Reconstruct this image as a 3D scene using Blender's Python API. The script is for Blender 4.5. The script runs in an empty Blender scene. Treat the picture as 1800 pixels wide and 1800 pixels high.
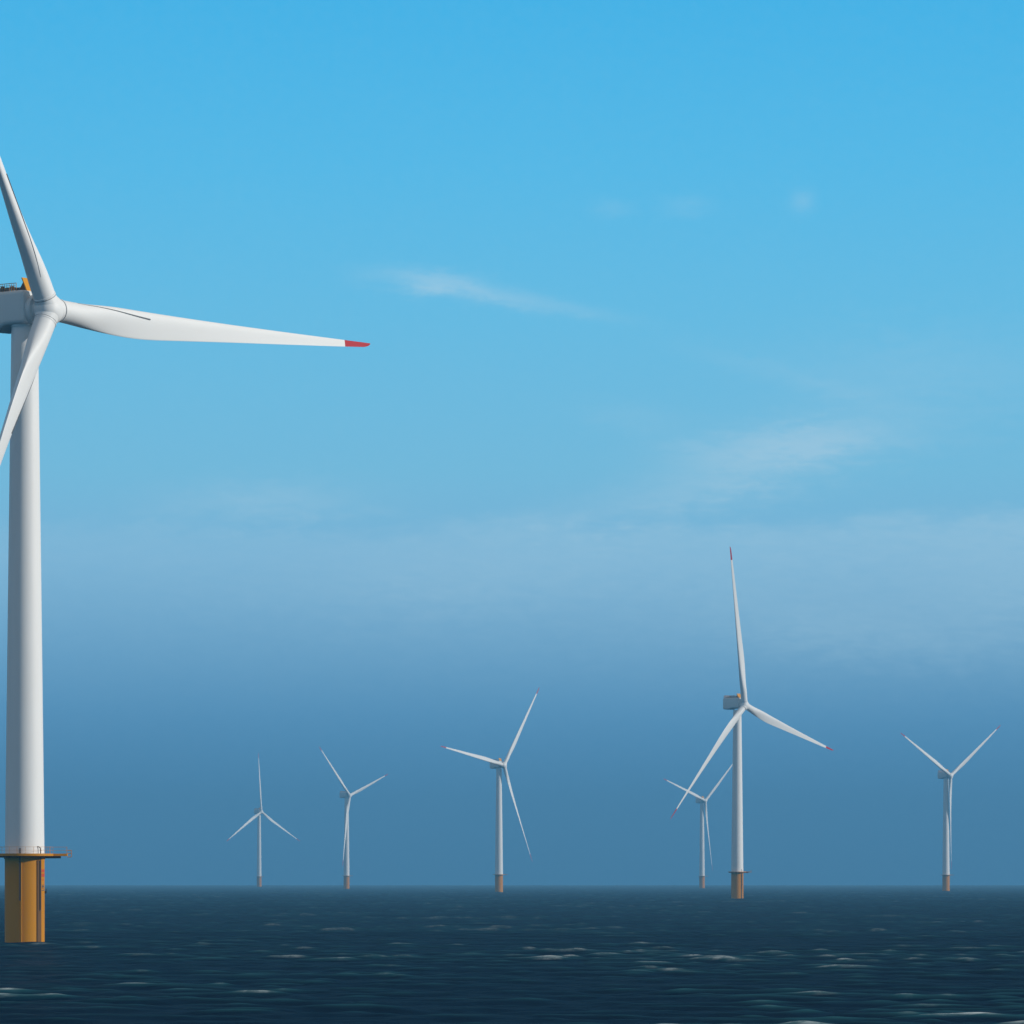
import bpy, bmesh, math
import numpy as np
from math import radians as R, sin, cos, pi
from mathutils import Matrix, Vector

scene = bpy.context.scene
C = scene.collection

# ------------------------------------------------------------------ camera
CAM_H = 10.51
cam_d = bpy.data.cameras.new("camera")
cam = bpy.data.objects.new("camera", cam_d)
C.objects.link(cam)
cam.location = (0, 0, CAM_H)
cam.rotation_euler = (R(90), 0, 0)
cam_d.sensor_width = 36
cam_d.lens = 180.0                     # long lens: 9000 px over an 1800 px frame
cam_d.shift_y = (1546 - 900) / 1800
cam_d.clip_start = 1
cam_d.clip_end = 40000
scene.camera = cam

# ------------------------------------------------------------------ light
SUN_EL, SUN_AZ = R(20), R(101)         # azimuth from +Y towards +X
sd = bpy.data.lights.new("sun", 'SUN')
sd.energy = 3.5
sd.angle = R(0.5)
sd.color = (1.0, 0.95, 0.87)
so = bpy.data.objects.new("sun", sd)
C.objects.link(so)
sv = Vector((cos(SUN_EL) * sin(SUN_AZ), cos(SUN_EL) * cos(SUN_AZ), sin(SUN_EL)))
so.rotation_euler = sv.to_track_quat('Z', 'Y').to_euler()
so.location = (400, -200, 600)

world = bpy.data.worlds.new("World")
scene.world = world
world.use_nodes = True
wt = world.node_tree
wt.nodes.clear()


class NG:
    """small helper for node graphs"""
    def __init__(self, tree): self.t = tree
    def n(self, kind, **kw):
        o = self.t.nodes.new(kind)
        for k, v in kw.items(): setattr(o, k, v)
        return o
    def put(self, sock, v):
        if hasattr(v, 'links'): self.t.links.new(v, sock)
        else: sock.default_value = v
    def m(self, op, a, b=None, c=None, clamp=False):
        o = self.n('ShaderNodeMath', operation=op, use_clamp=clamp)
        self.put(o.inputs[0], a)
        if b is not None: self.put(o.inputs[1], b)
        if c is not None: self.put(o.inputs[2], c)
        return o.outputs[0]
    def ramp(self, fac, stops, interp='LINEAR'):
        o = self.n('ShaderNodeValToRGB')
        o.color_ramp.interpolation = interp
        e = o.color_ramp.elements
        while len(e) < len(stops): e.new(0.5)
        for k, (p, c) in enumerate(stops):
            e[k].position = p
            e[k].color = (*c, 1)
        self.put(o.inputs[0], fac)
        return o.outputs[0]
    def mix(self, fac, a, b, blend='MIX'):
        o = self.n('ShaderNodeMix', data_type='RGBA', blend_type=blend)
        self.put(o.inputs[0], fac); self.put(o.inputs[6], a); self.put(o.inputs[7], b)
        return o.outputs[2]
    def noise(self, vec, scale, detail=4, rough=.5, dist=0):
        o = self.n('ShaderNodeTexNoise')
        self.put(o.inputs['Vector'], vec)
        o.inputs['Scale'].default_value = scale
        o.inputs['Detail'].default_value = detail
        o.inputs['Roughness'].default_value = rough
        o.inputs['Distortion'].default_value = dist
        return o.outputs['Fac']
    def vec(self, x, y, z=0.0):
        o = self.n('ShaderNodeCombineXYZ')
        self.put(o.inputs[0], x); self.put(o.inputs[1], y); self.put(o.inputs[2], z)
        return o.outputs[0]
    def smooth(self, v, a, b):
        o = self.n('ShaderNodeMapRange', interpolation_type='SMOOTHSTEP')
        self.put(o.inputs['Value'], v)
        o.inputs['From Min'].default_value = a; o.inputs['From Max'].default_value = b
        return o.outputs['Result']


def lin(r, g, b):
    f = lambda c: (c / 255 / 12.92) if c <= 10 else ((c / 255 + .055) / 1.055) ** 2.4
    return (f(r), f(g), f(b))


g = NG(wt)
tc = g.n('ShaderNodeTexCoord')
sx = g.n('ShaderNodeSeparateXYZ')
wt.links.new(tc.outputs['Generated'], sx.inputs[0])
DEG = 180 / pi
az = g.m('MULTIPLY', g.m('ARCTAN2', sx.outputs[0], sx.outputs[1]), DEG)
el = g.m('MULTIPLY', g.m('ARCSINE', sx.outputs[2]), DEG)
sky = g.n('ShaderNodeTexSky', sky_type='NISHITA')
sky.sun_disc = False
sky.sun_elevation = SUN_EL
sky.sun_rotation = SUN_AZ
sky.air_density = 1.0
sky.dust_density = 0.3
sky.ozone_density = 2.0
nish = g.mix(1.0, sky.outputs[0], (1.0, 0.92, 0.85, 1), 'MULTIPLY')
STR = 0.08
# clear air low over the sea: deep blue at the horizon, a pale bank, then saturated blue
k = 1 / STR
S = lambda r, gg, b: tuple(c * k for c in lin(r, gg, b))
low = g.ramp(g.m('DIVIDE', el, 12.0, clamp=True), [
    (0.00, S(62, 122, 168)),
    (0.08, S(74, 138, 186)),
    (0.155, S(94, 158, 204)),
    (0.235, S(116, 178, 219)),
    (0.30, S(132, 194, 231)),
    (0.38, S(124, 199, 234)),
    (0.52, S(107, 197, 238)),
    (0.66, S(88, 192, 240)),
    (0.83, S(66, 183, 238)),
    (1.00, S(56, 168, 232))], 'LINEAR')
skyc = g.mix(g.smooth(el, 9.0, 28.0), low, nish)

# thin cloud: wisps and a pale bank, in degrees of azimuth and elevation
P = g.vec(az, el)
wv = g.noise(g.vec(g.m('MULTIPLY', az, .55), g.m('MULTIPLY', el, 1.3)), .9, 5, .5, .3)
fine = g.noise(g.vec(g.m('MULTIPLY', az, .8), g.m('MULTIPLY', el, 2.6)), 3.2, 6, .6, .4)
patch = g.noise(g.vec(g.m('MULTIPLY', az, .22), g.m('MULTIPLY', el, .5), 3.0), 1.0, 3, .5)


def wisp(a0, e0, sa, se, slope, power=1.0):
    da = g.m('SUBTRACT', az, a0)
    de = g.m('SUBTRACT', g.m('SUBTRACT', el, e0), g.m('MULTIPLY', da, slope))
    # ragged edge
    de = g.m('ADD', de, g.m('MULTIPLY', g.m('SUBTRACT', fine, .5), se * 2.4))
    da = g.m('ADD', da, g.m('MULTIPLY', g.m('SUBTRACT', wv, .5), sa * 1.2))
    q = g.m('ADD', g.m('POWER', g.m('ABSOLUTE', g.m('DIVIDE', da, sa)), 2.0),
            g.m('POWER', g.m('ABSOLUTE', g.m('DIVIDE', de, se)), 2.0))
    return g.m('MULTIPLY', g.m('EXPONENT', g.m('MULTIPLY', q, -1.0)), power)


wisps = [
    (-0.95, 6.66, 0.62, 0.13, -0.10, .46), (-0.3, 6.53, 0.85, 0.10, -0.17, .34), (0.6, 6.36, .7, .08, -.16, .16),
    (3.35, 4.86, 1.1, 0.21, 0.08, .50), (2.75, 4.66, 1.05, 0.36, 0.18, .46), (1.6, 4.22, 1.1, 0.22, 0.16, .30),
    (3.26, 7.53, 0.13, 0.13, 0.0, .26), (1.1, 7.46, 0.22, 0.10, 0.0, .14), (1.95, 7.5, 0.26, 0.11, 0.0, .14),
    (3.3, 5.55, 1.2, 0.12, -0.28, .16), (1.4, 5.15, 0.6, 0.16, -0.1, .14),
    (-2.8, 4.22, 1.1, 0.22, 0.02, .38), (4.6, 5.6, 1.6, 0.5, 0.0, .20), (3.9, 2.75, 1.3, 0.30, -0.12, .20), (5.4, 3.1, 1.0, 0.4, 0.0, .14), (-1.0, 3.3, 1.6, 0.3, 0.05, .10),
    (-8.0, 6.0, 1.5, 0.25, 0.1, .3), (9.0, 6.5, 1.8, 0.25, -0.1, .3)]
acc = None
for w in wisps:
    o = wisp(*w)
    acc = o if acc is None else g.m('ADD', acc, o)
# pale bank at three to four degrees, ragged along its top
top = g.m('ADD', 4.05, g.m('MULTIPLY', g.m('SUBTRACT', wv, .5), 1.0))
top = g.m('ADD', top, g.m('MULTIPLY', g.m('SUBTRACT', fine, .5), .25))
bank = g.m('MULTIPLY', g.smooth(g.m('SUBTRACT', top, el), -0.10, 0.26), g.smooth(el, 1.5, 3.8))
side = g.m('ADD', .20, g.m('MULTIPLY', g.smooth(az, -5.5, 6.0), .30))
bank = g.m('MULTIPLY', bank, g.m('MULTIPLY', side, g.m('ADD', .55, patch)))
acc = g.m('ADD', acc, bank)
high = g.m('MULTIPLY', g.smooth(g.noise(tc.outputs['Generated'], 3.0, 6, .6, .6), .32, .62), g.smooth(el, 11, 26))
fib = g.noise(g.vec(g.m('ADD', g.m('MULTIPLY', az, 1.1), el), g.m('MULTIPLY', el, 5.0), 7.0), 3.0, 5, .62, .8)
acc = g.m('MULTIPLY', acc, g.m('ADD', .25, g.m('ADD', g.m('MULTIPLY', fine, .85), g.m('MULTIPLY', fib, .65))))
# faint unevenness of the air
mott = g.m('ADD', g.m('MULTIPLY', g.noise(g.vec(az, el, 2.0), 2.2, 6, .75), .07), -.035)
acc = g.m('MAXIMUM', g.m('ADD', acc, g.m('MULTIPLY', mott, g.smooth(el, 0.2, 2.0))), 0.0)
acc = g.m('MAXIMUM', g.m('ADD', acc, g.m('MULTIPLY', g.m('SUBTRACT', g.noise(g.vec(az, el, 9.0), 9.0, 4, .85), .36), .12)), 0.0)
acc = g.m('MINIMUM', acc, .85)
skyc = g.mix(acc, skyc, (*S(170, 214, 238), 1))
# unseen warm cloud added over the upper sky as fill for shaded sides
skyc = g.mix(g.m('MULTIPLY', high, .85), skyc, (*(c * k for c in (.58, .50, .43)), 1))
bg = g.n('ShaderNodeBackground')
bg.inputs['Strength'].default_value = STR
wt.links.new(skyc, bg.inputs['Color'])
wo = g.n('ShaderNodeOutputWorld')
wt.links.new(bg.outputs[0], wo.inputs['Surface'])

scene.view_settings.view_transform = 'Standard'
scene.view_settings.look = 'None'
scene.view_settings.exposure = 0.0
scene.view_settings.gamma = 1.0
scene.render.engine = 'CYCLES'
scene.cycles.use_denoising = True
scene.cycles.volume_bounces = 0
scene.cycles.max_bounces = 6
scene.cycles.use_adaptive_sampling = True
scene.cycles.adaptive_threshold = 0.01


# ------------------------------------------------------------------ helpers
def tag(o, label=None, cat=None, group=None, kind=None):
    if label: o['label'] = label
    if cat: o['category'] = cat
    if group: o['group'] = group
    if kind: o['kind'] = kind
    return o


def link(name, me, mat=None, parent=None):
    o = bpy.data.objects.new(name, me)
    C.objects.link(o)
    if mat and me is not None:
        me.materials.append(mat)
    if parent: o.parent = parent
    return o


class MB:
    """collects rings, tubes and boxes into one mesh"""
    def __init__(self): self.v = []; self.f = []
    def loft(self, rings, closed=True, cap0=True, cap1=True):
        b = len(self.v); n = len(rings[0])
        for r in rings: self.v += [tuple(p) for p in r]
        for i in range(len(rings) - 1):
            for j in range(n if closed else n - 1):
                j2 = (j + 1) % n
                self.f.append((b + i * n + j, b + i * n + j2, b + (i + 1) * n + j2, b + (i + 1) * n + j))
        if cap0: self.f.append(tuple(b + j for j in range(n))[::-1])
        if cap1: self.f.append(tuple(b + (len(rings) - 1) * n + j for j in range(n)))
    def lathe(self, prof, n=64, axis='z', c=(0, 0, 0), **kw):
        rings = []
        for r, h in prof:
            ring = []
            for j in range(n):
                a = 2 * pi * j / n
                if axis == 'z': p = (c[0] + r * cos(a), c[1] + r * sin(a), c[2] + h)
                elif axis == 'y': p = (c[0] + r * sin(a), c[1] + h, c[2] + r * cos(a))
                ring.append(p)
            rings.append(ring)
        self.loft(rings, **kw)
    def tube(self, pts, r, n=10):
        pts = [Vector(p) for p in pts]
        rings = []
        up = Vector((0, 0, 1))
        for i, p in enumerate(pts):
            d = (pts[min(i + 1, len(pts) - 1)] - pts[max(i - 1, 0)]).normalized()
            a = d.cross(up)
            if a.length < .1: a = d.cross(Vector((1, 0, 0)))
            a.normalize(); b = d.cross(a)
            rings.append([p + r * (cos(2 * pi * j / n) * a + sin(2 * pi * j / n) * b) for j in range(n)])
        self.loft(rings)
    def box(self, x0, x1, y0, y1, z0, z1, M=None):
        b = len(self.v)
        q = [Vector((x, y, z)) for z in (z0, z1) for (x, y) in ((x0, y0), (x1, y0), (x1, y1), (x0, y1))]
        if M is not None: q = [M @ p for p in q]
        self.v += [tuple(p) for p in q]
        for f in ((3, 2, 1, 0), (4, 5, 6, 7), (0, 1, 5, 4), (1, 2, 6, 5), (2, 3, 7, 6), (3, 0, 4, 7)):
            self.f.append(tuple(b + i for i in f))
    def build(self, name, mat, parent=None, smooth=40):
        me = bpy.data.meshes.new(name)
        me.from_pydata(self.v, [], self.f)
        bm = bmesh.new(); bm.from_mesh(me)
        bmesh.ops.recalc_face_normals(bm, faces=bm.faces)
        bm.to_mesh(me); bm.free()
        me.update()
        if smooth:
            me.shade_smooth()
            me.set_sharp_from_angle(angle=R(smooth))
        return link(name, me, mat, parent)


def mat_base(name):
    m = bpy.data.materials.new(name)
    m.use_nodes = True
    t = m.node_tree
    return m, NG(t), t.nodes['Principled BSDF']


def paint(name, col, rough=.4, dirt=.06, dirtcol=None, scale=.35, stretch=.12, spec=.5):
    m, q, p = mat_base(name)
    tcn = q.n('ShaderNodeTexCoord')
    mp = q.n('ShaderNodeMapping')
    mp.inputs['Scale'].default_value = (1, 1, stretch)
    q.t.links.new(tcn.outputs['Object'], mp.inputs[0])
    n1 = q.noise(mp.outputs[0], scale, 6, .6)
    f = q.m('MULTIPLY', q.smooth(n1, .35, .75), dirt * 2)
    dc = dirtcol or tuple(c * .55 for c in col)
    q.put(p.inputs['Base Color'], q.mix(f, (*col, 1), (*dc, 1)))
    n2 = q.noise(tcn.outputs['Object'], 2.0, 4, .6)
    q.put(p.inputs['Roughness'], q.m('ADD', rough - .06, q.m('MULTIPLY', n2, .12)))
    p.inputs['Specular IOR Level'].default_value = spec
    return m


M_WHITE = paint('white_gelcoat', (.76, .76, .745), .5, .05, (.55, .54, .50), .5, .15, .35)
M_NAC = paint('light_grey_gelcoat', (.66, .68, .67), .42, .05, (.45, .46, .46), .5, .5)
M_YEL = paint('yellow_paint', (.54, .220, .0003), .5, .14, (.35, .125, .0005), .5, .1, .12)
M_BROWN = paint('brown_shade', (.14, .062, .012), .7, .2, (.09, .04, .01), .8, .2, .25)  # brown of parts in shade, painted in as colour
M_RED = paint('red_paint', (.44, .003, .006), .45, .05, spec=.2)
M_DARK = paint('dark_steel', (.012, .014, .018), .5, .1)
M_SEAM = paint('grey_sealant', (.10, .11, .12), .6, .05)
M_SEAL = paint('light_sealant', (.22, .23, .24), .6, .05)
M_ORANGE = paint('orange_marking', (.55, .07, .01), .5, .05, spec=.2)
M_NAVY = paint('dark_marking', (.03, .045, .08), .5, .05)
M_PANEL = paint('orange_yellow_paint', (.62, .27, .004), .45, .05, spec=.2)

# ------------------------------------------------------------------ sea
def build_sea():
    rng = np.random.default_rng(11)
    fine_a = np.radians(np.arange(-7.6, 7.6, 0.0195))
    side = []
    a, st = 7.6, .0195
    while a < 176:
        st = min(st * 1.12, 6.0); a += st
        if a < 178: side.append(a)
    side = np.radians(np.array(side))
    ang = np.concatenate([-side[::-1], fine_a, side])
    rr = list(np.geomspace(3, 340, 60))
    r = 341.0
    while r < 1000: rr.append(r); r += .95 * (r / 380) ** .6
    while r < 8000: rr.append(r); r *= 1.0030
    while r < 12500: rr.append(r); r *= 1.008
    rr = np.array(rr)
    A, Rr = np.meshgrid(ang, rr)
    X0 = (Rr * np.sin(A)).astype(np.float32).ravel()
    Y0 = (Rr * np.cos(A)).astype(np.float32).ravel()
    n = X0.size
    H = np.zeros(n, np.float32); DX = np.zeros(n, np.float32); DY = np.zeros(n, np.float32)
    J = np.zeros(n, np.float32)
    Rf = Rr.astype(np.float32).ravel()
    N = 110
    lam = np.exp(rng.uniform(np.log(3.2), np.log(36), N))
    th = np.radians(90 + rng.normal(0, 1, N) * np.where(lam > 7, 28, 36) - 8)     # travels mostly along the view
    lp = 10.5
    amp = (lam / lp) ** 1.25 * np.exp(-0.9 * np.maximum(lam / lp - 1, 0) ** 1.2)
    amp *= .205 / np.sqrt((amp ** 2).sum() / 2)
    ph = rng.uniform(0, 2 * pi, N)
    for i in range(N):
        kk = 2 * pi / lam[i]; kx = kk * cos(th[i]); ky = kk * sin(th[i])
        arg = (kx * X0 + ky * Y0 + ph[i]).astype(np.float32)
        # waves the mesh cannot carry fade out
        s = np.sin(arg); c = np.cos(arg)
        w = np.float32(amp[i])
        H += w * c
        DX -= np.float32(1.05 * amp[i] * kx / kk) * s
        DY -= np.float32(1.05 * amp[i] * ky / kk) * s
        J += np.float32(amp[i] * kk * min(1, (lam[i] / 7.5) ** 1.5)) * c
    # gusty patches
    G = np.zeros(n, np.float32)
    for i in range(14):
        L = rng.uniform(35, 190); t = rng.uniform(0, 2 * pi)
        G += np.cos(2 * pi / L * (np.cos(t) * X0 + np.sin(t) * Y0 * .35) + rng.uniform(0, 6.28)).astype(np.float32)
    G /= np.sqrt(7.0)
    amp_mod = 1 + .16 * np.clip(G, -2, 2)
    H *= amp_mod; DX *= amp_mod; DY *= amp_mod
    crest = J * amp_mod
    sd_ = crest.std()
    # whitecaps gather in gusty patches; the open water farther out is calmer
    calm = .06 + .94 * np.exp(-(np.clip(Rf - 360, 0, None) / 330) ** 1.2)
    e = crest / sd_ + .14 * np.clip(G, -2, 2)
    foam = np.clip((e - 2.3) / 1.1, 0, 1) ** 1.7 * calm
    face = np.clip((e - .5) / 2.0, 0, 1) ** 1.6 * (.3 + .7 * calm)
    near = np.clip((Rf - 3) / 60, 0, 1)
    Z = H * near
    over = np.clip(Rf - 8800, 0, None)
    Z -= 8.2e-7 * over * over                                # the sea drops below the horizon
    co = np.empty((n + 1, 3), np.float32)
    co[:n, 0] = X0 + DX * near; co[:n, 1] = Y0 + DY * near; co[:n, 2] = Z
    co[n] = (0, 0, 0)
    nr, nc = len(rr), len(ang)
    i = np.arange(nr - 1)[:, None] * nc + np.arange(nc)[None, :]
    j = np.roll(np.arange(nc), -1)[None, :] + np.arange(nr - 1)[:, None] * nc
    quads = np.stack([i, i + nc, j + nc, j], -1).reshape(-1, 4)[:, ::-1]
    me = bpy.data.meshes.new('sea')
    jj = np.arange(nc)
    tris = np.stack([np.full(nc, n), jj, np.roll(jj, -1)], -1)[:, ::-1]
    nq, nt = len(quads), len(tris)
    me.vertices.add(n + 1)
    me.vertices.foreach_set('co', co.ravel())
    me.loops.add(nq * 4 + nt * 3)
    me.loops.foreach_set('vertex_index', np.concatenate([quads.ravel(), tris.ravel()]).astype(np.int32))
    me.polygons.add(nq + nt)
    ls = np.concatenate([np.arange(nq) * 4, nq * 4 + np.arange(nt) * 3]).astype(np.int32)
    me.polygons.foreach_set('loop_start', ls)
    me.polygons.foreach_set('loop_total', np.concatenate([np.full(nq, 4), np.full(nt, 3)]).astype(np.int32))
    me.update(calc_edges=True)
    me.validate()
    me.shade_smooth()
    at = me.attributes.new('foam', 'FLOAT', 'POINT')
    at.data.foreach_set('value', np.append(foam, 0).astype(np.float32))
    at = me.attributes.new('horizon_fade', 'FLOAT', 'POINT')
    sl = np.clip((Rf - 2200) / 7000, 0, 1); sl = sl * sl * (3 - 2 * sl)
    at.data.foreach_set('value', np.append(sl, 0).astype(np.float32))
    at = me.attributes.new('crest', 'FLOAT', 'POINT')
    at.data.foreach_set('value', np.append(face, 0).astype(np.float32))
    # water
    m, q, p = mat_base('sea_water')
    geo = q.n('ShaderNodeNewGeometry')
    fo = q.n('ShaderNodeAttribute', attribute_name='foam')
    cr = q.n('ShaderNodeAttribute', attribute_name='crest')
    n1 = q.noise(geo.outputs['Position'], .9, 5, .65, .6)
    n2 = q.noise(geo.outputs['Position'], .07, 3, .5)
    mask = q.m('MULTIPLY', fo.outputs['Fac'], q.m('ADD', .3, q.smooth(n1, .36, .66)), clamp=True)
    mask = q.m('MULTIPLY', mask, q.m('ADD', .2, q.smooth(n2, .32, .62)), clamp=True)
    deep = q.mix(cr.outputs['Fac'], (.0003, .0115, .0300, 1), (.018, .095, .118, 1))  # wave highlights painted into the colour as paler crests
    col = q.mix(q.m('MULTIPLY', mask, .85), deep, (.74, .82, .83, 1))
    b1 = q.noise(geo.outputs['Position'], .8, 6, .6, .3)
    bp = q.n('ShaderNodeBump')
    bp.inputs['Strength'].default_value = .35
    bp.inputs['Distance'].default_value = .25
    q.put(bp.inputs['Height'], b1)
    q.t.nodes.remove(p)
    df = q.n('ShaderNodeBsdfDiffuse')
    q.put(df.inputs['Color'], col)
    gl = q.n('ShaderNodeBsdfGlossy')
    gl.inputs['Color'].default_value = (1, 1, 1, 1)
    gl.inputs['Roughness'].default_value = .24
    fr = q.n('ShaderNodeFresnel')
    fr.inputs['IOR'].default_value = 1.33
    for nd in (df, gl, fr): q.t.links.new(bp.outputs[0], nd.inputs['Normal'])
    # a wind-roughened surface reflects far less at grazing angles than a flat one
    sk = q.n('ShaderNodeAttribute', attribute_name='horizon_fade')      # sky reflection raised with distance to imitate haze at the horizon
    fac = q.m('MULTIPLY', q.m('POWER', fr.outputs[0], 1.4), q.m('ADD', .055, q.m('MULTIPLY', sk.outputs['Fac'], .20)))
    fac = q.m('MULTIPLY', fac, q.m('SUBTRACT', 1.0, mask))
    mx = q.n('ShaderNodeMixShader')
    q.put(mx.inputs[0], fac)
    q.t.links.new(df.outputs[0], mx.inputs[1]); q.t.links.new(gl.outputs[0], mx.inputs[2])
    q.t.links.new(mx.outputs[0], q.t.nodes['Material Output'].inputs['Surface'])
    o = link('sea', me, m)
    tag(o, 'dark blue choppy sea with small whitecaps reaching the horizon', 'sea', kind='structure')


build_sea()

# ------------------------------------------------------------------ haze
hz = MB()
hz.box(-4500, 4500, -600, 13000, -24, 202)
ho = hz.build('haze', None, smooth=0)
hm = bpy.data.materials.new('sea_haze')
hm.use_nodes = True
ht = hm.node_tree
ht.nodes.clear()
pv = ht.nodes.new('ShaderNodeVolumePrincipled')
pv.inputs['Color'].default_value = (.160, .475, .765, 1)
pv.inputs['Density'].default_value = .000122
pv.inputs['Anisotropy'].default_value = 0.0
hout = ht.nodes.new('ShaderNodeOutputMaterial')
ht.links.new(pv.outputs[0], hout.inputs['Volume'])
ho.data.materials.append(hm)
tag(ho, 'thin blue sea haze fading the far turbines', 'haze', kind='stuff')

# ------------------------------------------------------------------ turbine pieces
HUB = 105.0
TPZ = 14.4                    # top of the yellow transition piece
OVER = 5.7                     # hub in front of the tower axis
RB = 85.0
BASE = {}                      # part name -> list of (object, sub-parts) of the first turbine


def make_transition(root, full=True):
    b = MB()
    b.lathe([(3.31, -9), (3.31, 13.9), (3.45, 13.95), (3.45, 14.2), (3.31, 14.25), (3.31, TPZ)], 72)
    tp = b.build('transition_piece', M_YEL, root)
    # platform: round deck with a laydown arm to the right
    b = MB()
    out = [(5.0 * cos(R(30 + 300 * i / 56)), 5.0 * sin(R(30 + 300 * i / 56))) for i in range(57)]
    out += [(4.75, .15), (7.0, .15), (7.15, .3), (7.15, 3.2), (7.0, 3.4), (4.2, 3.4)]
    b.loft([[(x, y, TPZ + .02) for x, y in out], [(x, y, TPZ + .42) for x, y in out]])
    pl = b.build('work_platform', M_YEL, tp, 30)
    for y in (.5, 3.0):
        b = MB()
        b.box(1.2, 6.0, y - .14, y + .14, TPZ - .36, TPZ + .01)
        b.build('support_beam', M_DARK, tp, 0)
    for a in (195, 225, 255):
        b = MB()
        b.box(3.2, 4.7, -.08, .08, TPZ - .25, TPZ + .01, Matrix.Rotation(R(a), 4, 'Z'))
        b.build('support_bracket', M_DARK, tp, 0)
    b = MB()
    z0 = TPZ + .42
    per = out + [out[0]]
    dist = 0
    for h, r in ((.55, .014), (1.1, .02)):
        b.tube([(x * .985, y * .985, z0 + h) for x, y in per], r, 6)
    last = None
    for x, y in per:
        if last is None or math.hypot(x - last[0], y - last[1]) > 1.15:
            b.tube([(x * .985, y * .985, z0 - .05), (x * .985, y * .985, z0 + 1.1)], .024, 6)
            last = (x, y)
    b.build('railing', M_YEL, tp)
    # basket at the end of the arm
    b = MB()
    for z in (z0 - .55, z0 + .05, z0 + .55):
        b.tube([(7.1, .9, z), (7.75, .9, z), (7.75, 2.5, z), (7.1, 2.5, z)], .06, 6)
    for y in (.9, 1.7, 2.5):
        b.tube([(7.75, y, z0 - .55), (7.75, y, z0 + .55)], .06, 6)
    b.build('access_basket', M_YEL, tp)
    # brown strip with a shadow band put into its colour, two standing pipes and ladder
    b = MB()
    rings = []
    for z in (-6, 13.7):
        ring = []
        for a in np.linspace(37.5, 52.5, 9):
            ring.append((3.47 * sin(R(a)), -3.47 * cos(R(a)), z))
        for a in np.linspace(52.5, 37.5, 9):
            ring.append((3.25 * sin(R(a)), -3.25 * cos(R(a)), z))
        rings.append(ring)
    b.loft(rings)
    b.build('boat_fender', M_BROWN, tp, 30)  # brown strip standing in for a shadow band on the base
    a = R(-9)
    px, py = 3.52 * sin(a), -3.52 * cos(a)
    b = MB()
    b.tube([(px, py, -6), (px, py, TPZ - .05)], .10, 12)
    for z in (1.3, 4.7, 5.6, 6.4):
        b.box(px - .13, px + .16, py - .13, py + .3, z, z + .22)
    b.build('cable_pipe', M_YEL, tp)
    b = MB()
    lx = px - .24
    for dx in (-.09, .09):
        b.tube([(lx + dx, py - .02, 7.0), (lx + dx, py - .02, z0 + .9)], .055, 8)
    z = 7.2
    while z < z0 + .8:
        b.box(lx - .09, lx + .09, py - .06, py + .02, z, z + .07); z += .3
    b.build('ladder', M_DARK, tp)
    # davit crane standing on the platform
    b = MB()
    cx, cy = 2.62, -2.52
    b.tube([(cx, cy, 5.4), (cx, cy, z0 + .55), (cx - .06, cy, z0 + .95), (cx - .25, cy, z0 + 1.1),
            (cx - .75, cy + .05, z0 + 1.2)], .08, 10)
    b.tube([(cx - .68, cy + .05, z0 + 1.15), (cx - .68, cy + .05, z0 + .95)], .03, 6)
    b.build('davit', M_DARK, tp)
    # painted marks, high on the sunny side
    def mark(mb, a0, a1, za, zb):
        r0, r1 = 3.318, 3.326
        ri = []
        for z in (za, zb):
            ring = [(r1 * sin(R(t)), -r1 * cos(R(t)), z) for t in np.linspace(a0, a1, 6)]
            ring += [(r0 * sin(R(t)), -r0 * cos(R(t)), z) for t in np.linspace(a1, a0, 6)]
            ri.append(ring)
        mb.loft(ri)
    b = MB()
    for za, zb in ((11.72, 12.2), (10.95, 11.5)):
        mark(b, 57, 63, za, zb); mark(b, 64.2, 72, za, zb); mark(b, 73.2, 82, za, zb)
    mark(b, 58, 76, 10.5, 10.58); mark(b, 62, 70, 10.3, 10.38)
    b.build('red_marking', M_ORANGE, tp, 0)
    b = MB()
    mark(b, 60, 63, 9.0, 9.65); mark(b, 63.5, 70, 9.3, 9.42); mark(b, 71, 74, 8.95, 9.7)
    mark(b, 58, 66, 8.65, 8.75); mark(b, 68, 78, 8.7, 8.8)
    b.build('number_marking', M_NAVY, tp, 0)
    b = MB()
    b.box(3.3, 3.62, -.3, .3, 8.2, 8.6)
    b.tube([(3.55, 0, 8.55), (3.55, 0, 8.95)], .07, 8)
    b.build('navigation_lantern', M_DARK, tp)
    return tp


def make_tower(root):
    b = MB()
    zt = HUB - 2.45
    prof = []
    for i in range(41):
        t = i / 40
        z = TPZ + .1 + t * (zt - TPZ - .1)
        prof.append((3.28 + (2.22 - 3.28) * (t ** 1.05), z))
    b.lathe(prof, 96)
    tw = b.build('tower', M_WHITE, root)
    return tw


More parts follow.
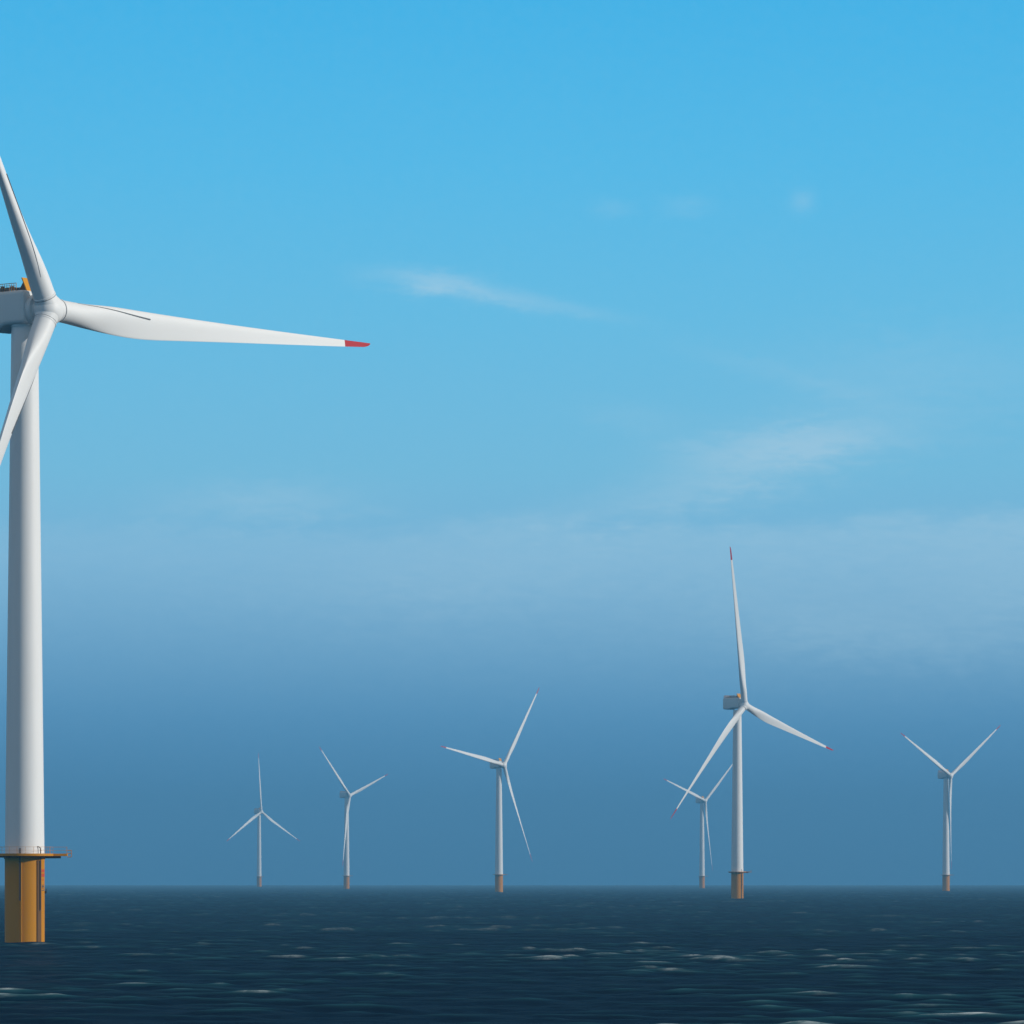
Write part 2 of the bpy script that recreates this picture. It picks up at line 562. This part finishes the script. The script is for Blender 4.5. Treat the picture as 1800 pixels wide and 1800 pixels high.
def make_nacelle(root):
    """local frame: -Y towards the rotor, origin on the tower axis at hub height"""
    b = MB()
    # rounded canopy lofted from rear to front
    def sec(y, x, zlo, zhi, rad):
        ring = []
        for (cx, cz, a0) in ((x - rad, zhi - rad, 0), (-x + rad, zhi - rad, 90), (-x + rad, zlo + rad, 180), (x - rad, zlo + rad, 270)):
            for s in range(7):
                a = R(a0 + 15 * s)
                ring.append((cx + rad * cos(a), y, cz + rad * sin(a)))
        return ring
    S_ = [(7.85, 2.2, -2.0, 2.6, .8), (7.78, 2.55, -2.45, 2.95, .8), (7.5, 2.85, -2.75, 3.2, .75), (7.0, 3.0, -2.95, 3.3, .7),
          (5.4, 3.05, -3.15, 3.32, .7), (3.4, 3.05, -2.95, 3.32, .7), (2.2, 3.05, -2.45, 3.32, .8), (.5, 3.05, -2.3, 3.32, .7), (-1.5, 3.05, -2.3, 3.32, .7),
          (-1.95, 3.0, -2.25, 3.28, .8), (-2.2, 2.85, -2.15, 3.1, 1.0)]
    b.loft([sec(*s) for s in S_])
    # yaw collar onto the tower
    b.lathe([(2.3, -2.62), (2.42, -2.6), (2.42, -2.0), (2.3, -1.9)], 64)
    # direct-drive generator ring and main shaft neck
    b.lathe([(2.3, -1.8), (2.55, -1.9), (2.6, -2.2), (2.6, -2.95), (2.5, -3.15), (2.3, -3.2), (1.9, -3.25), (1.85, -4.6)], 72, 'y', (0, 0, .1))
    na = b.build('nacelle', M_NAC, root, 35)
    na.location = (0, 0, HUB)
    # hoist deck railing on the roof
    b = MB()
    zt = 3.3
    pts = [(-2.7, -.5), (-2.7, 7.2), (2.7, 7.2), (2.7, -.5)]
    for h, r in ((.5, .045), (.85, .03), (1.2, .055)):
        b.tube([(x, y, zt + h) for x, y in pts], r, 6)
    for (xa, ya), (xb, yb) in zip(pts[:-1], pts[1:]):
        L = math.hypot(xb - xa, yb - ya); k_ = int(L / .5)
        for i in range(k_ + 1):
            t = i / k_
            x, y = xa + (xb - xa) * t, ya + (yb - ya) * t
            b.tube([(x, y, zt - .05), (x, y, zt + 1.2)], .045, 6)
    b.build('hoist_railing', M_YEL, na)
    b = MB()
    b.box(-2.4, 2.4, 3.2, 7.0, zt - .02, zt + .16)
    for (x, y, w, h) in ((-2.0, 2.0, .5, .55), (-1.6, 3.6, .35, .5), (1.5, 2.2, .6, .8), (-1.9, 5.4, .4, .45), (.3, 4.4, .5, .6), (-2.1, .9, .4, .7), (-1.9, .1, .5, .4), (-2.2, 2.9, .35, .75), (-2.1, 4.5, .5, .5)):
        b.box(x - w / 2, x + w / 2, y - .3, y + .3, zt + .1, zt + .1 + h)
    b.build('hoist_deck', M_SEAM, na, 0)
    # slanted orange screen at the front of the hoist deck with triangular gussets
    b = MB()
    M = Matrix.Translation((0, -1.85, zt - .15)) @ Matrix.Rotation(R(-26), 4, 'X')
    b.box(-1.6, 1.6, -.09, .09, 0, 2.6, M)
    b.build('wind_screen', M_PANEL, na, 0)
    for x in (-1.5, 1.4):
        b = MB()
        tri = [(-1.7, zt - .1), (.1, zt - .1), (-.95, zt + 1.45)]
        b.loft([[(x, y, z) for y, z in tri], [(x + .1, y, z) for y, z in tri]])
        b.build('screen_gusset', M_BROWN, na, 0)  # shade on the gussets is put into their brown colour
    return na


def make_hub(root):
    """local frame: rotor plane XZ, nose towards -Y"""
    b = MB()
    prof = []
    for i in range(25):
        t = i / 24
        a = R(5 + 172 * t)
        yy = 2.5 * cos(a) if cos(a) > 0 else 2.25 * cos(a)
        prof.append((2.62 * (sin(a) ** .92), yy))
    b.lathe(prof, 64, 'y')
    for k_ in range(3):
        M = Matrix.Rotation(R(120 * k_), 4, 'Y')
        rings = []
        for r, z in ((2.1, .5), (2.05, 1.3), (1.94, 1.9), (1.92, 2.2)):
            rings.append([M @ Vector((r * cos(2 * pi * j / 48), r * sin(2 * pi * j / 48), z)) for j in range(48)])
        b.loft(rings)
    return b.build('hub', M_WHITE, root, 50)


def smoothtab(x, xs, ys):
    return float(np.interp(x, xs, ys))


XS = [.030, .05, .075, .10, .13, .16, .20, .25, .30, .40, .55, .73, .88, .955, .978, .99, .997, 1.0]
CH = [3.70, 3.72, 3.86, 4.06, 4.36, 4.62, 4.85, 4.88, 4.70, 4.05, 3.15, 2.20, 1.42, .98, .84, .62, .36, .14]
TH = [1.0, .99, .92, .82, .68, .56, .46, .38, .33, .28, .24, .20, .18, .17, .17, .17, .17, .17]
PA = [.5, .47, .42, .39, .375, .365, .345, .315, .30, .29, .28, .27, .27, .27, .315, .426, .73, 1.0]


def dense_tab(tab):
    """smooth the table a little so the outline has no kinks"""
    xs = np.linspace(.03, 1, 400)
    ys = np.interp(xs, XS, tab)
    kz = np.ones(21) / 21
    pad = np.concatenate([np.full(10, ys[0]), ys, np.full(10, ys[-1])])
    s = np.convolve(pad, kz, 'valid')
    m = np.clip((xs - .90) / .04, 0, 1)
    return xs, s * (1 - m) + ys * m


DX_, DCH = dense_tab(CH); _, DTH = dense_tab(TH); _, DPA = dense_tab(PA)


def section(t, npt=28):
    """airfoil ring at span fraction t, returned as points"""
    c = np.interp(t, DX_, DCH); th = np.interp(t, DX_, DTH)
    w = min(1, max(0, (th - .40) / .6)); w = w * w * (3 - 2 * w)       # 1 = circle
    p_ = np.interp(t, DX_, DPA) if t < .96 else None
    tw = R(13.0 * (1 - min(1, max(0, (t - .05) / .95))) ** 1.6)
    if p_ is None:
        le = np.interp(.96, DX_, DPA) * np.interp(.96, DX_, DCH) * (1 - .30 * (t - .96) / .04)
        p_ = le / c
    pts = []
    for j in range(npt):
        a = 2 * pi * j / npt
        xc = .5 * (1 + cos(a))                     # 1 = trailing, 0 = leading
        up = sin(a)
        yt = 5 * th * (.2969 * math.sqrt(max(xc, 0)) - .1260 * xc - .3516 * xc ** 2 + .2843 * xc ** 3 - .1015 * xc ** 4)
        foil = yt * (1 if up >= 0 else -1) + .035 * 4 * xc * (1 - xc) * (1 - w)
        circ = .5 * th * up
        y = foil * (1 - w) + circ * w
        x = (xc - p_) * c; y = y * c
        x, y = x * cos(tw) - y * sin(tw), x * sin(tw) + y * cos(tw)
        pts.append(Vector((x, y - .9 * t * t, t * RB)))
    return pts


def make_blade(root, strip=True):
    T_TIP = .915
    ts = list(np.linspace(.0247, .12, 16)) + list(np.linspace(.13, .40, 26)) + list(np.linspace(.42, T_TIP, 26))
    b = MB()
    b.loft([section(t) for t in ts])
    bl = b.build('blade', M_WHITE, root, 60)
    b = MB()
    b.loft([section(t) for t in [T_TIP + .00002] + list(np.linspace(.92, .955, 6)) + list(np.linspace(.96, 1.0, 14))])
    b.build('blade_tip', M_RED, bl, 60)
    # root collar with its dark joint
    b = MB()
    b.lathe([(1.8, 2.16), (1.905, 2.2), (1.905, 2.28), (1.8, 2.3)], 48)
    b.build('root_seal', M_SEAL, bl)
    b = MB()
    b.lathe([(1.82, 2.33), (1.92, 2.35), (1.92, 2.62), (1.82, 2.66)], 48)
    b.build('root_collar', M_WHITE, bl)
    if strip:
        # dark aerodynamic strip standing on the windward face, from the leading edge inwards
        b = MB()
        rings = []
        for t in np.linspace(.075, .292, 40):
            s = (t - .075) / .217
            ring = section(t, 96)
            xc = .03 + .25 * s
            # windward side: second half of the ring (up < 0), a in pi..2pi
            a = 2 * pi - math.acos(max(-1, min(1, 2 * xc - 1)))
            k_ = a / (2 * pi) * 96
            i0 = int(k_) % 96; fr = k_ - int(k_)
            p = ring[i0].lerp(ring[(i0 + 1) % 96], fr)
            tang = (ring[(i0 + 2) % 96] - ring[(i0 - 2) % 96]).normalized()
            nrm = Vector((tang.y, -tang.x, 0))
            cen = sum(ring, Vector()) / 96
            if nrm.dot(p - cen) < 0: nrm = -nrm
            w = .018 + .075 * s; h = .03 + .11 * s
            rings.append([p - tang * w - nrm * .05, p + tang * w - nrm * .05, p + tang * w + nrm * h, p - tang * w + nrm * h])
        b.loft(rings)
        b.build('flow_strip', M_SEAM, bl, 30)
    return bl


# ------------------------------------------------------------------ the wind farm
# px of tower, distance, yaw, first blade azimuth, rotor tilt, rotor radius, pitch, hub height
F_PX = 9000.0
FARM = [
    # X, distance, yaw, azimuth, tilt, radius, pitch, overhang, label
    (-81.1, 852.1, 54.47, -30.6, 1.0, 83.3, (24, -10, -42), 5.35,
     'nearest and tallest white wind turbine on a yellow base, cut off by the left edge'),
    (122.3, 2779.4, 51.4, -15.0, -4.2, 88.0, (-16, -4, -18), 4.9,
     'second largest white turbine, one blade pointing almost straight up, grey nacelle seen from the side'),
    (-10.8, 4237.7, 52.8, 39.3, 4.2, 86.0, (-8, -26, 6), 5.2,
     'hazy turbine near the middle with blades pointing up right, left and down right'),
    (-353.6, 7159.1, 47.1, -.3, 4.6, 83.0, (8, -20, -4), 4.6,
     'smallest and farthest turbine, one blade upright and two spread evenly below'),
    (-186.2, 5762.2, 57.5, -48.5, .6, 81.5, (0, 10, -8), 4.2,
     'hazy turbine between the smallest one and the middle one, third blade hanging beside its tower'),
    (395.6, 4666.7, 47.4, 56.0, -3.0, 85.6, (-4, -30, 0), 5.2,
     'hazy turbine nearest the right edge, two blades raised in a wide V'),
    (228.6, 6160.4, 49.1, 47.2, -3.3, 86.3, (-4, -28, 4), 5.0,
     'faint far turbine half hidden behind the second largest turbine'),
]


def rotor_matrix(yaw, tilt, over):
    n = Vector((sin(R(yaw)), -cos(R(yaw)), 0))
    return Matrix.Translation(Vector((0, 0, HUB)) + n * over + Vector((0, 0, over * sin(R(4))*.0))) @ \
        Matrix.Rotation(R(yaw), 4, 'Z') @ Matrix.Rotation(R(-tilt), 4, 'X')


def place_rotor(hub, blades, na, yaw, azim, tilt, rad, pitch, over, cone=0.0, slim=1.0):
    B = rotor_matrix(yaw, tilt, over)
    na.rotation_euler = (0, 0, R(yaw))
    hub.matrix_local = B @ Matrix.Rotation(R(azim), 4, 'Y')
    for k_, bl in enumerate(blades):
        bl.matrix_local = B @ Matrix.Rotation(R(azim + 120 * k_), 4, 'Y') @ Matrix.Rotation(R(cone), 4, 'X') @ Matrix.Rotation(R(pitch[k_]), 4, 'Z') @ \
            Matrix.Diagonal((slim, slim, rad / RB, 1))


GROUP = 'white offshore wind turbines standing in the sea'


def root_at(X, D, label):
    r = bpy.data.objects.new('wind_turbine', None)
    C.objects.link(r)
    r.empty_display_size = 5
    r.location = (X, D, 0)
    tag(r, label, 'wind turbine', GROUP)
    return r


def copy_obj(o, parent):
    c = o.copy()
    C.objects.link(c)
    c.parent = parent
    return c


X, D, yaw, azim, tilt, rad, pitch, over, label = FARM[0]
root0 = root_at(X, D, label)
tp0 = make_transition(root0)
tw0 = make_tower(root0)
na0 = make_nacelle(root0)
hub0 = make_hub(root0)
tp0.rotation_euler = (0, 0, -math.atan2(X, D))       # landing side faces the same way on every pile
bl0 = [make_blade(root0)]
for _ in range(2):
    c = copy_obj(bl0[0], root0)
    for ch in list(bl0[0].children): copy_obj(ch, c)
    bl0.append(c)
place_rotor(hub0, bl0, na0, yaw, azim, tilt, rad, pitch, over, 2.0)

NEAR_KEEP = None
MID_KEEP = ('work_platform', 'support_beam', 'support_bracket', 'boat_fender', 'blade_tip', 'wind_screen', 'hoist_railing', 'hoist_deck',
            'screen_gusset', 'davit', 'access_basket', 'root_seal')
FAR_KEEP = ('work_platform', 'blade_tip', 'wind_screen', 'hoist_railing')
for i, (X, D, yaw, azim, tilt, rad, pitch, over, label) in enumerate(FARM[1:]):
    keep = MID_KEEP if i == 0 else FAR_KEEP
    r = root_at(X, D, label)
    new = {}
    for part in [tp0, tw0, na0, hub0] + bl0:
        c = copy_obj(part, r)
        for ch in list(part.children):
            if ch.name.split('.')[0] in keep: copy_obj(ch, c)
        new[part] = c
    new[na0].location.z += .9 if i == 0 else .4
    new[tp0].rotation_euler = (0, 0, -math.atan2(X, D))
    place_rotor(new[hub0], [new[b_] for b_ in bl0], new[na0], yaw, azim, tilt, rad, pitch, over,
                slim=.95 if i == 0 else .82)
